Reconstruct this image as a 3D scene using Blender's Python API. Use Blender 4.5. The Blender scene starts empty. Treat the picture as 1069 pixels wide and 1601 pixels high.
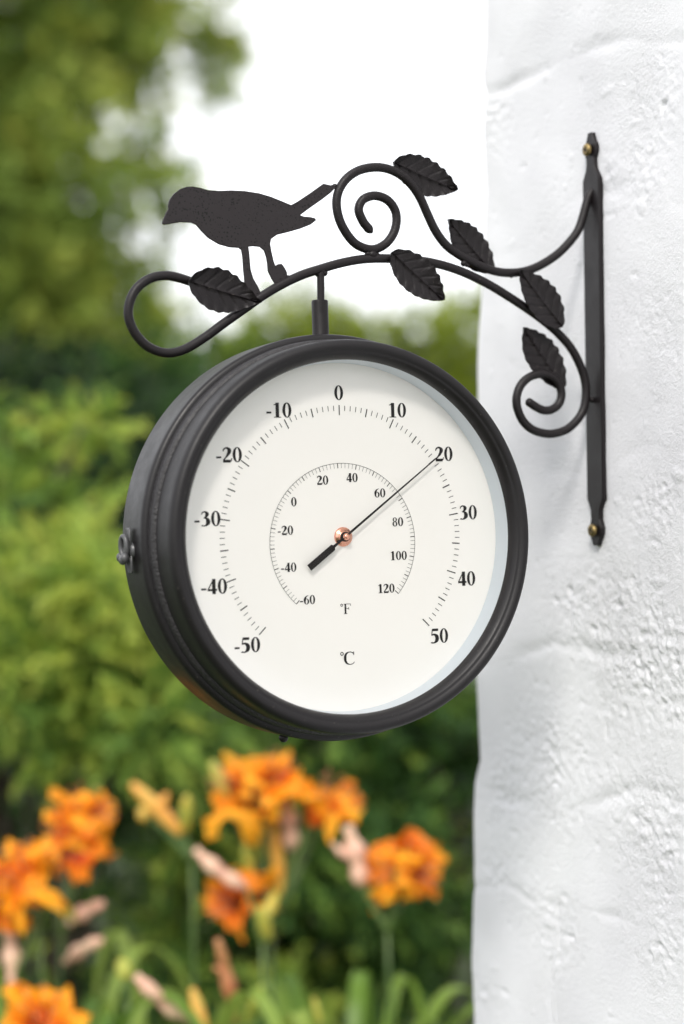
import bpy, math, random
import numpy as np
from mathutils import Vector, Matrix, noise
R = math.radians
SC = bpy.context.scene
COL = SC.collection

# ------------------------------------------------------------------ camera
YAW, ROLL, F = R(24.5), R(-0.8), 2800.0
CAM = Vector((0, 0, 1.45))
_fw = Vector((math.sin(YAW), math.cos(YAW), 0)); _rt = Vector((math.cos(YAW), -math.sin(YAW), 0)); _up = Vector((0, 0, 1))
RT = _rt * math.cos(ROLL) + _up * math.sin(ROLL)
UP = -_rt * math.sin(ROLL) + _up * math.cos(ROLL)
cd = bpy.data.cameras.new('camera'); cam = bpy.data.objects.new('camera', cd); COL.objects.link(cam)
m = Matrix((RT, UP, -_fw)).transposed().to_4x4(); m.translation = CAM
cam.matrix_world = m
cd.sensor_fit = 'VERTICAL'; cd.sensor_height = 36; cd.sensor_width = 24; cd.lens = F / 1601 * 36
cd.clip_start = 0.02; cd.clip_end = 500
cd.dof.use_dof = True; cd.dof.focus_distance = 1.375; cd.dof.aperture_fstop = 2.4; cd.dof.aperture_blades = 0
SC.camera = cam

# ------------------------------------------------------------------ sky, sun, exposure
SUN = Vector((-0.42, -0.60, 0.68)).normalized()          # direction towards the sun
w = bpy.data.worlds.new('World'); SC.world = w; w.use_nodes = True
nt = w.node_tree; bg = nt.nodes['Background']
sky = nt.nodes.new('ShaderNodeTexSky'); sky.sky_type = 'NISHITA'; sky.sun_disc = False
sky.sun_elevation = math.asin(SUN.z); sky.sun_rotation = math.atan2(SUN.x, SUN.y)
sky.air_density = 1.0; sky.dust_density = 3.0
tc = nt.nodes.new('ShaderNodeTexCoord')
nz = nt.nodes.new('ShaderNodeTexNoise'); nz.inputs['Scale'].default_value = 2.2; nz.inputs['Detail'].default_value = 5
rp = nt.nodes.new('ShaderNodeValToRGB')
rp.color_ramp.elements[0].position = 0.3; rp.color_ramp.elements[0].color = (12.5, 12.8, 13.4, 1)
rp.color_ramp.elements[1].position = 0.7; rp.color_ramp.elements[1].color = (17, 17, 17.2, 1)
mx = nt.nodes.new('ShaderNodeMixRGB'); mx.inputs[0].default_value = 0.88
nt.links.new(tc.outputs['Generated'], nz.inputs['Vector']); nt.links.new(nz.outputs['Fac'], rp.inputs['Fac'])
nt.links.new(sky.outputs['Color'], mx.inputs[1]); nt.links.new(rp.outputs['Color'], mx.inputs[2])
nt.links.new(mx.outputs['Color'], bg.inputs['Color']); bg.inputs['Strength'].default_value = 0.09
sd = bpy.data.lights.new('sun', 'SUN'); sd.energy = 2.0; sd.angle = R(14); sd.color = (1, 0.965, 0.9)
so = bpy.data.objects.new('sun', sd); COL.objects.link(so); so.rotation_euler = SUN.to_track_quat('Z', 'Y').to_euler()
SC.view_settings.view_transform = 'Standard'; SC.view_settings.look = 'None'
SC.view_settings.exposure = 0.35; SC.view_settings.gamma = 1.0

# ------------------------------------------------------------------ helpers
def ray(px, py):
    return RT * ((px - 534.5) / F) - UP * ((py - 800.5) / F) + _fw
def at(px, py, depth):
    return CAM + ray(px, py) * depth
BY = 1.267                                                # the upright plane the bracket lies in
def bp(px, py, off=0.0):
    d = ray(px, py); p = CAM + d * (BY / d.y); p.y += off; return p

def mat(name, col, rough=0.5, metal=0.0, spec=0.5, noise_scale=None, bump=0.0, col2=None, cscale=8.0, trans=0.0, coat=0.0):
    M = bpy.data.materials.new(name); M.use_nodes = True; t = M.node_tree; b = t.nodes['Principled BSDF']
    b.inputs['Base Color'].default_value = (*col, 1); b.inputs['Roughness'].default_value = rough
    b.inputs['Metallic'].default_value = metal; b.inputs['Specular IOR Level'].default_value = spec
    b.inputs['Coat Weight'].default_value = coat
    c = t.nodes.new('ShaderNodeTexCoord')
    if col2:
        n = t.nodes.new('ShaderNodeTexNoise'); n.inputs['Scale'].default_value = cscale; n.inputs['Detail'].default_value = 4
        r = t.nodes.new('ShaderNodeValToRGB'); r.color_ramp.elements[0].position = .35; r.color_ramp.elements[1].position = .65
        r.color_ramp.elements[0].color = (*col, 1); r.color_ramp.elements[1].color = (*col2, 1)
        t.links.new(c.outputs['Object'], n.inputs['Vector']); t.links.new(n.outputs['Fac'], r.inputs['Fac']); t.links.new(r.outputs['Color'], b.inputs['Base Color'])
    if bump:
        n = t.nodes.new('ShaderNodeTexNoise'); n.inputs['Scale'].default_value = noise_scale; n.inputs['Detail'].default_value = 3
        bn = t.nodes.new('ShaderNodeBump'); bn.inputs['Strength'].default_value = bump; bn.inputs['Distance'].default_value = 0.001
        t.links.new(c.outputs['Object'], n.inputs['Vector']); t.links.new(n.outputs['Fac'], bn.inputs['Height']); t.links.new(bn.outputs['Normal'], b.inputs['Normal'])
    return M

def link(name, verts, faces, material, parent=None, smooth=True, auto=None):
    me = bpy.data.meshes.new(name)
    me.from_pydata([tuple(v) for v in verts], [], faces); me.update()
    if smooth:
        me.polygons.foreach_set('use_smooth', [True] * len(me.polygons))
        if auto: me.set_sharp_from_angle(angle=R(auto))
    me.materials.append(material)
    o = bpy.data.objects.new(name, me); COL.objects.link(o)
    if parent: o.parent = parent
    return o

def empty(name, loc, label, cat, group=None):
    o = bpy.data.objects.new(name, None); o.empty_display_size = 0.05; COL.objects.link(o)
    o.location = loc; o['label'] = label; o['category'] = cat
    if group: o['group'] = group
    return o

class MB:
    """collects shapes in one mesh; 'org' is subtracted so the mesh is local to its thing"""
    def __init__(s, org=(0, 0, 0)): s.v = []; s.f = []; s.o = Vector(org)
    def add(s, vs, fs):
        n = len(s.v); s.v += [Vector(v) - s.o for v in vs]; s.f += [tuple(i + n for i in f) for f in fs]
    def build(s, name, material, parent=None, **k): return link(name, s.v, s.f, material, parent, **k)

def catmull(pts, sub=6, closed=False):
    P = [np.array(p, float) for p in pts]; out = []
    n = len(P); rng = n if closed else n - 1
    for i in range(rng):
        p0 = P[(i - 1) % n] if closed or i > 0 else 2 * P[0] - P[1]
        p1 = P[i]; p2 = P[(i + 1) % n]
        p3 = P[(i + 2) % n] if closed or i + 2 < n else 2 * P[-1] - P[-2]
        for k in range(sub):
            t = k / sub
            out.append(0.5 * ((2 * p1) + (-p0 + p2) * t + (2 * p0 - 5 * p1 + 4 * p2 - p3) * t * t + (-p0 + 3 * p1 - 3 * p2 + p3) * t ** 3))
    if not closed: out.append(P[-1])
    return out

def tube(mb, pts, rad, seg=16, cap=True):
    pts = [Vector(p) for p in pts]; n = len(pts)
    if not hasattr(rad, '__len__'): rad = [rad] * n
    vs = []; fs = []; nrm = None
    for i, p in enumerate(pts):
        t = (pts[min(i + 1, n - 1)] - pts[max(i - 1, 0)]).normalized()
        if nrm is None:
            nrm = t.orthogonal().normalized()
        nrm = (nrm - t * nrm.dot(t)).normalized(); b = t.cross(nrm)
        for k in range(seg):
            a = 2 * math.pi * k / seg
            vs.append(p + (nrm * math.cos(a) + b * math.sin(a)) * rad[i])
    for i in range(n - 1):
        for k in range(seg):
            k2 = (k + 1) % seg
            fs.append((i * seg + k, i * seg + k2, (i + 1) * seg + k2, (i + 1) * seg + k))
    if cap:
        fs.append(tuple(range(seg))[::-1]); fs.append(tuple((n - 1) * seg + k for k in range(seg)))
    mb.add(vs, fs)

def lathe(mb, prof, seg=160, mtx=None, closed=False):
    """prof = [(r, y)], turned about the y axis"""
    vs = []; fs = []
    for r, y in prof:
        for k in range(seg):
            a = 2 * math.pi * k / seg
            v = Vector((r * math.sin(a), y, r * math.cos(a))); vs.append(mtx @ v if mtx else v)
    n = len(prof)
    for i in range(n if closed else n - 1):
        j = (i + 1) % n
        for k in range(seg):
            k2 = (k + 1) % seg
            fs.append((i * seg + k, i * seg + k2, j * seg + k2, j * seg + k))
    mb.add(vs, fs)

def ball(mb, c, r, seg=12, rings=8, sc=(1, 1, 1), q=None):
    vs = []; fs = []
    for i in range(rings + 1):
        th = math.pi * i / rings
        for k in range(seg):
            a = 2 * math.pi * k / seg
            v = Vector((math.sin(th) * math.cos(a) * sc[0], math.sin(th) * math.sin(a) * sc[1], math.cos(th) * sc[2])) * r
            if q: v = q @ v
            vs.append(Vector(c) + v)
    for i in range(rings):
        for k in range(seg):
            k2 = (k + 1) % seg
            fs.append((i * seg + k, (i + 1) * seg + k, (i + 1) * seg + k2, i * seg + k2))
    mb.add(vs, fs)

def extrude(mb, poly, to3, y0, y1):
    """flat outline with real thickness; to3(u, v, y)"""
    n = len(poly)
    a = [to3(p[0], p[1], y0) for p in poly]; b = [to3(p[0], p[1], y1) for p in poly]
    mb.add(a + b, [tuple(range(n)), tuple(range(2 * n - 1, n - 1, -1))] + [(i, (i + 1) % n + 0, (i + 1) % n + n, i + n)[::-1] for i in range(n)])

# ------------------------------------------------------------------ materials
IRON = mat('black_powder_coat', (0.012, 0.0095, 0.0105), 0.42, 0, 0.26, 900, 0.25)
IRONB = mat('black_powder_coat_pitted', (0.014, 0.011, 0.012), 0.5, 0, 0.32, 900, 0.2)
def pits(M):
    t = M.node_tree; b = t.nodes['Principled BSDF']; c = t.nodes.new('ShaderNodeTexCoord')
    v = t.nodes.new('ShaderNodeTexVoronoi'); v.inputs['Scale'].default_value = 430
    n = t.nodes.new('ShaderNodeTexNoise'); n.inputs['Scale'].default_value = 60
    a = t.nodes.new('ShaderNodeMath'); a.operation = 'MULTIPLY_ADD'; a.inputs[1].default_value = 0.55; a.inputs[2].default_value = -0.02
    k = t.nodes.new('ShaderNodeMath'); k.operation = 'LESS_THAN'
    r_ = t.nodes.new('ShaderNodeMath'); r_.operation = 'SUBTRACT'; r_.inputs[0].default_value = 1
    bn = t.nodes.new('ShaderNodeBump'); bn.inputs['Strength'].default_value = 0.8; bn.inputs['Distance'].default_value = 0.0006
    t.links.new(c.outputs['Object'], v.inputs['Vector']); t.links.new(c.outputs['Object'], n.inputs['Vector'])
    t.links.new(n.outputs['Fac'], a.inputs[0]); t.links.new(v.outputs['Distance'], k.inputs[0]); t.links.new(a.outputs[0], k.inputs[1])
    t.links.new(k.outputs[0], r_.inputs[1]); t.links.new(r_.outputs[0], bn.inputs['Height']); t.links.new(bn.outputs['Normal'], b.inputs['Normal'])
    mx_ = t.nodes.new('ShaderNodeMixRGB'); mx_.inputs[1].default_value = (0.018, 0.014, 0.0155, 1); mx_.inputs[2].default_value = (0.004, 0.003, 0.003, 1)
    t.links.new(k.outputs[0], mx_.inputs[0]); t.links.new(mx_.outputs[0], b.inputs['Base Color'])
pits(IRONB)
DRUM = mat('black_enamel', (0.007, 0.0056, 0.0066), 0.32, 0, 0.38, 700, 0.12)
BEADM = mat('black_enamel_rough', (0.02, 0.018, 0.02), 0.5, 0, 0.5, 500, 1.0)
DIALM = mat('dial_paper', (0.93, 0.905, 0.865), 0.55, 0, 0.3)
INK = mat('ink', (0.012, 0.01, 0.01), 0.6, 0, 0.2)
RINGM = mat('white_inner_rim', (0.64, 0.70, 0.76), 0.3, 0, 0.5)
COPPER = mat('polished_copper', (0.86, 0.42, 0.30), 0.22, 1.0)
BRASS = mat('yellow_brass', (0.38, 0.28, 0.12), 0.42, 1.0, col2=(0.16, 0.12, 0.06), cscale=260)
STEEL = mat('grey_cast_knob', (0.075, 0.075, 0.078), 0.38, 0.1, 0.6)

def glass_mat():
    M = bpy.data.materials.new('clear_glass'); M.use_nodes = True; t = M.node_tree; t.nodes.clear()
    o = t.nodes.new('ShaderNodeOutputMaterial'); mxs = t.nodes.new('ShaderNodeMixShader'); tr = t.nodes.new('ShaderNodeBsdfTransparent'); gl = t.nodes.new('ShaderNodeBsdfGlossy')
    gl.inputs['Roughness'].default_value = 0.02; fr = t.nodes.new('ShaderNodeFresnel'); fr.inputs['IOR'].default_value = 1.25
    t.links.new(fr.outputs[0], mxs.inputs[0]); t.links.new(tr.outputs[0], mxs.inputs[1]); t.links.new(gl.outputs[0], mxs.inputs[2]); t.links.new(mxs.outputs[0], o.inputs[0])
    return M
GLASS = glass_mat()

def foliage_mat(name, stops, trans=0.35, rough=0.5):
    M = bpy.data.materials.new(name); M.use_nodes = True; t = M.node_tree; b = t.nodes['Principled BSDF']; o = t.nodes['Material Output']
    at_ = t.nodes.new('ShaderNodeAttribute'); at_.attribute_name = 'tint'
    r = t.nodes.new('ShaderNodeValToRGB')
    while len(r.color_ramp.elements) < len(stops): r.color_ramp.elements.new(0.5)
    for e, (p, c) in zip(r.color_ramp.elements, stops): e.position = p; e.color = (*c, 1)
    t.links.new(at_.outputs['Fac'], r.inputs['Fac']); t.links.new(r.outputs['Color'], b.inputs['Base Color'])
    b.inputs['Roughness'].default_value = rough; b.inputs['Specular IOR Level'].default_value = 0.25
    tl = t.nodes.new('ShaderNodeBsdfTranslucent'); t.links.new(r.outputs['Color'], tl.inputs['Color'])
    ms = t.nodes.new('ShaderNodeMixShader'); ms.inputs[0].default_value = trans
    t.links.new(b.outputs[0], ms.inputs[1]); t.links.new(tl.outputs[0], ms.inputs[2]); t.links.new(ms.outputs[0], o.inputs[0])
    return M
LEAF_CON = foliage_mat('conifer_foliage', [(0, (0.008, 0.020, 0.007)), (0.4, (0.07, 0.16, 0.035)), (0.7, (0.26, 0.40, 0.07)), (1, (0.52, 0.58, 0.10))])  # near-black lowest stop paints the shade of gaps between sprays into the leaves
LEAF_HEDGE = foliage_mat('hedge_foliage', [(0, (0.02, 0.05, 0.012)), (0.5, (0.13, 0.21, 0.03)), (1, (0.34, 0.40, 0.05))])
LEAF_TREE = foliage_mat('tree_foliage', [(0, (0.10, 0.18, 0.045)), (0.5, (0.30, 0.41, 0.09)), (1, (0.58, 0.60, 0.12))], 0.5)
BARK = mat('bark', (0.09, 0.07, 0.05), 0.9, col2=(0.05, 0.04, 0.03), cscale=20)
LILY = foliage_mat('lily_petal', [(0, (0.9, 0.68, 0.06)), (0.2, (0.80, 0.14, 0.02)), (0.4, (0.95, 0.28, 0.010)), (0.7, (0.97, 0.42, 0.02)), (1, (0.97, 0.55, 0.05))], 0.3, 0.45)
LILYD = foliage_mat('lily_petal_deep', [(0, (0.8, 0.5, 0.05)), (0.25, (0.62, 0.06, 0.015)), (0.55, (0.93, 0.24, 0.015)), (1, (0.95, 0.42, 0.03))], 0.3, 0.45)
BUDY = mat('yellow_green_bud', (0.55, 0.42, 0.06), 0.5, col2=(0.32, 0.38, 0.06), cscale=30)
BUDO = mat('orange_bud', (0.75, 0.30, 0.05), 0.5, col2=(0.6, 0.42, 0.08), cscale=25)
BUDP = mat('withered_pink_bud', (0.70, 0.38, 0.28), 0.6, col2=(0.75, 0.52, 0.36), cscale=40)
BUDR = mat('withered_red_bud', (0.42, 0.13, 0.06), 0.6, col2=(0.5, 0.24, 0.1), cscale=40)
STEM = mat('lily_stem', (0.06, 0.12, 0.03), 0.5, col2=(0.12, 0.18, 0.05), cscale=12)
BLADE = foliage_mat('lily_blade', [(0, (0.10, 0.20, 0.03)), (0.5, (0.19, 0.32, 0.05)), (1, (0.36, 0.46, 0.10))], 0.4, 0.35)

def wear(M, lo, hi, sc, dust=0.0):
    t = M.node_tree; b = t.nodes['Principled BSDF']; c = t.nodes.new('ShaderNodeTexCoord'); n = t.nodes.new('ShaderNodeTexNoise')
    n.inputs['Scale'].default_value = sc; n.inputs['Detail'].default_value = 7; n.inputs['Roughness'].default_value = .7
    mr = t.nodes.new('ShaderNodeMapRange'); mr.inputs[1].default_value = .35; mr.inputs[2].default_value = .65; mr.inputs[3].default_value = lo; mr.inputs[4].default_value = hi
    t.links.new(c.outputs['Object'], n.inputs['Vector']); t.links.new(n.outputs['Fac'], mr.inputs[0]); t.links.new(mr.outputs[0], b.inputs['Roughness'])
    if dust:
        v = t.nodes.new('ShaderNodeTexNoise'); v.inputs['Scale'].default_value = 380; v.inputs['Detail'].default_value = 2
        k = t.nodes.new('ShaderNodeMapRange'); k.inputs[1].default_value = .70; k.inputs[2].default_value = .78; k.inputs[4].default_value = dust
        m_ = t.nodes.new('ShaderNodeMixRGB'); m_.inputs[1].default_value = b.inputs['Base Color'].default_value; m_.inputs[2].default_value = (.16, .14, .12, 1)
        t.links.new(c.outputs['Object'], v.inputs['Vector']); t.links.new(v.outputs['Fac'], k.inputs[0]); t.links.new(k.outputs[0], m_.inputs[0]); t.links.new(m_.outputs[0], b.inputs['Base Color'])
wear(IRON, .34, .5, 35, .35); wear(DRUM, .37, .52, 22, .35); wear(BEADM, .4, .6, 60, .5)

# ------------------------------------------------------------------ ground
def ground():
    M = mat('lawn_soil', (0.03, 0.05, 0.015), 0.95, col2=(0.05, 0.07, 0.025), cscale=3, noise_scale=30, bump=0.6)
    vs = []; n = 60
    for i in range(n + 1):
        for j in range(n + 1):
            x = -60 + 120 * (i / n); y = -60 + 120 * (j / n)
            vs.append((x, y, 0.03 * noise.noise(Vector((x * .3, y * .3, 0)))))
    fs = [(i * (n + 1) + j, (i + 1) * (n + 1) + j, (i + 1) * (n + 1) + j + 1, i * (n + 1) + j + 1) for i in range(n) for j in range(n)]
    o = link('ground', vs, fs, M); o['kind'] = 'structure'
ground()

# ------------------------------------------------------------------ white rendered wall
XW = 0.812
def wall():
    M = bpy.data.materials.new('white_painted_stone'); M.use_nodes = True; t = M.node_tree; b = t.nodes['Principled BSDF']
    c = t.nodes.new('ShaderNodeTexCoord')
    b.inputs['Roughness'].default_value = 0.6; b.inputs['Specular IOR Level'].default_value = 0.3
    n1 = t.nodes.new('ShaderNodeTexNoise'); n1.inputs['Scale'].default_value = 5; n1.inputs['Detail'].default_value = 6
    r1 = t.nodes.new('ShaderNodeValToRGB'); r1.color_ramp.elements[0].position = .3; r1.color_ramp.elements[1].position = .7
    r1.color_ramp.elements[0].color = (0.71, 0.705, 0.74, 1); r1.color_ramp.elements[1].color = (0.82, 0.82, 0.845, 1)
    n2 = t.nodes.new('ShaderNodeTexNoise'); n2.inputs['Scale'].default_value = 330; n2.inputs['Detail'].default_value = 8; n2.inputs['Roughness'].default_value = 0.72
    bn = t.nodes.new('ShaderNodeBump'); bn.inputs['Distance'].default_value = 0.0017
    n3 = t.nodes.new('ShaderNodeTexNoise'); n3.inputs['Scale'].default_value = 9; n3.inputs['Detail'].default_value = 3
    r3 = t.nodes.new('ShaderNodeMapRange'); r3.inputs[1].default_value = .42; r3.inputs[2].default_value = .62; r3.inputs[3].default_value = .4; r3.inputs[4].default_value = .85
    t.links.new(c.outputs['Object'], n3.inputs['Vector']); t.links.new(n3.outputs['Fac'], r3.inputs[0]); t.links.new(r3.outputs[0], bn.inputs['Strength'])
    t.links.new(c.outputs['Object'], n1.inputs['Vector']); t.links.new(n1.outputs['Fac'], r1.inputs['Fac']); t.links.new(r1.outputs['Color'], b.inputs['Base Color'])
    t.links.new(c.outputs['Object'], n2.inputs['Vector']); t.links.new(n2.outputs['Fac'], bn.inputs['Height']); t.links.new(bn.outputs['Normal'], b.inputs['Normal'])
    def onwall(px, py):
        d = ray(px, py); return CAM + d * (XW / d.x)
    edge = [(762, 0), (760, 70), (757, 120), (762, 142), (757, 190), (758, 230), (761, 300), (757, 400), (752, 480), (748, 560), (747, 650), (747, 900), (746, 1050), (748, 1130), (751, 1190), (743, 1222), (741, 1270), (742, 1400), (739, 1500), (743, 1601)]
    ez = [onwall(x, y) for x, y in edge]; ez_z = np.array([p.z for p in ez])[::-1]; ez_y = np.array([p.y for p in ez])[::-1]
    rc = 0.010                                                     # rounding of the corner
    us = list(np.linspace(-2.9, -0.44, 40)) + list(np.linspace(-0.435, 0.0, 300)) + list(np.linspace(0.002, rc * math.pi / 2, 18)) + list(np.linspace(0.05, 0.6, 14))
    zs = list(np.linspace(-0.05, 0.98, 30)) + list(np.linspace(0.985, 1.89, 520)) + list(np.linspace(1.9, 3.2, 26))
    # seams between the stones under the paint: (y, z) polylines with depth
    def seam(pts): return [(onwall(*p).y, onwall(*p).z) for p in pts]
    seams = [(seam([(1100, 1040), (1010, 1026), (930, 1020), (870, 1002), (800, 1028), (735, 1040)]), 0.0022, 0.006),
             (seam([(1100, 1265), (1000, 1232), (900, 1262), (800, 1250), (735, 1212)]), 0.0014, 0.007),
             (seam([(1100, 1462), (1050, 1457), (1000, 1440), (940, 1427), (880, 1412), (830, 1405), (790, 1380), (730, 1385)]), 0.0026, 0.0045),
             (seam([(1100, 60), (960, 60), (880, 90), (790, 140), (730, 150)]), 0.0016, 0.006),
             (seam([(1100, 330), (1000, 290), (900, 300), (820, 390), (730, 400)]), 0.0010, 0.008),
             (seam([(870, 1412), (862, 1500), (872, 1610)]), 0.0016, 0.006),
             (seam([(1100, 700), (1000, 690), (940, 740), (850, 730)]), 0.0010, 0.008)]
    # rough patches: centre px, radius (m), strength
    patch = [(onwall(1000, 1010), 0.09, 1.0), (onwall(900, 960), 0.06, 0.7), (onwall(860, 1190), 0.08, 0.9), (onwall(1020, 1290), 0.07, 1.1), (onwall(790, 1240), 0.05, 0.9),
             (onwall(1030, 780), 0.05, 0.7), (onwall(1000, 260), 0.06, 0.6), (onwall(770, 190), 0.04, 1.0), (onwall(1050, 1470), 0.05, 0.9), (onwall(860, 1450), 0.05, 0.9), (onwall(780, 1370), 0.04, .8), (onwall(760, 1580), 0.05, .9),
             (onwall(1040, 1050), 0.05, 0.9), (onwall(1030, 140), 0.05, 0.5), (onwall(1040, 500), 0.07, 0.4)]
    def height(y, z):
        h = 0.0012 * noise.noise(Vector((y * 7, z * 7, 3.1))) + 0.0008 * noise.noise(Vector((y * 22, z * 22, 9.1)))
        pw = 0.04
        for p, r, s in patch:
            d2 = ((y - p.y) ** 2 + (z - p.z) ** 2 * 1.5) / (r * r)
            if d2 < 4: pw += s * math.exp(-d2 * 1.6)
        pw = min(pw, 1.2) * (0.55 + 0.9 * max(0, noise.noise(Vector((y * 30, z * 30, 40))) + .3))
        v = Vector((y * 1.0, z * 1.25, 0))
        h += pw * (0.0013 * noise.noise(v * 110 + Vector((0, 0, 5))) + 0.0009 * noise.noise(v * 240) + 0.0007 * noise.noise(v * 430))
        pit = noise.noise(v * 75 + Vector((7, 7, 7)))
        if pit > 0.45: h -= 0.007 * (pit - 0.45) * (0.15 + pw)
        lump = noise.noise(v * 48 + Vector((17, 7, 1)))
        if lump > 0.55: h += 0.003 * (lump - 0.55)
        wob = 0.004 * noise.noise(Vector((y * 25, z * 9, 55)))
        for pts, dep, wd in seams:
            for (y1, z1), (y2, z2) in zip(pts, pts[1:]):
                if (y1 - y) * (y2 - y) <= 0 and y1 != y2:
                    zz = z1 + (z2 - z1) * (y - y1) / (y2 - y1) + wob
                    d = (z - zz)
                    h -= dep * math.exp(-(d / wd) ** 2) * max(0, 0.45 + 1.5 * noise.noise(Vector((y * 14, z * 14, 2))))
                    if d > 0: h += dep * 0.12 * math.exp(-d / 0.03)
                elif abs(y1 - y2) < 0.02 and min(z1, z2) < z < max(z1, z2):
                    h -= dep * .7 * math.exp(-((y - y1 + wob) / wd) ** 2)
        return h
    vs = []
    for z in zs:
        yc = float(np.interp(z, ez_z, ez_y)) + 0.0085
        for u in us:
            if u <= 0: base = Vector((XW, yc - rc + u, z)); nn = Vector((-1, 0, 0))
            elif u <= rc * math.pi / 2:
                a = u / rc; base = Vector((XW + rc - rc * math.cos(a), yc - rc + rc * math.sin(a), z)); nn = Vector((-math.cos(a), math.sin(a), 0))
            else: base = Vector((XW + rc + u - rc * math.pi / 2, yc, z)); nn = Vector((0, 1, 0))
            vs.append(base + nn * height(yc - rc + u, z))
    nu = len(us); fs = []
    for i in range(len(zs) - 1):
        for j in range(nu - 1):
            a = i * nu + j; fs.append((a, a + nu, a + nu + 1, a + 1))
    mb = MB(); mb.add(vs, fs)
    # solid body behind the plaster skin
    x0, x1, y0, y1, z0, z1 = XW + .02, XW + .62, -1.42, 1.41, -.1, 3.19
    mb.add([(x0, y0, z0), (x1, y0, z0), (x1, y1, z0), (x0, y1, z0), (x0, y0, z1), (x1, y0, z1), (x1, y1, z1), (x0, y1, z1)],
           [(0, 1, 2, 3), (4, 5, 6, 7), (0, 1, 5, 4), (1, 2, 6, 5), (2, 3, 7, 6), (3, 0, 4, 7)])
    o = mb.build('wall', M); o['label'] = 'rough white painted stone wall carrying the black bracket'; o['category'] = 'wall'
    return height, ez_z, ez_y
wall()

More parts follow.
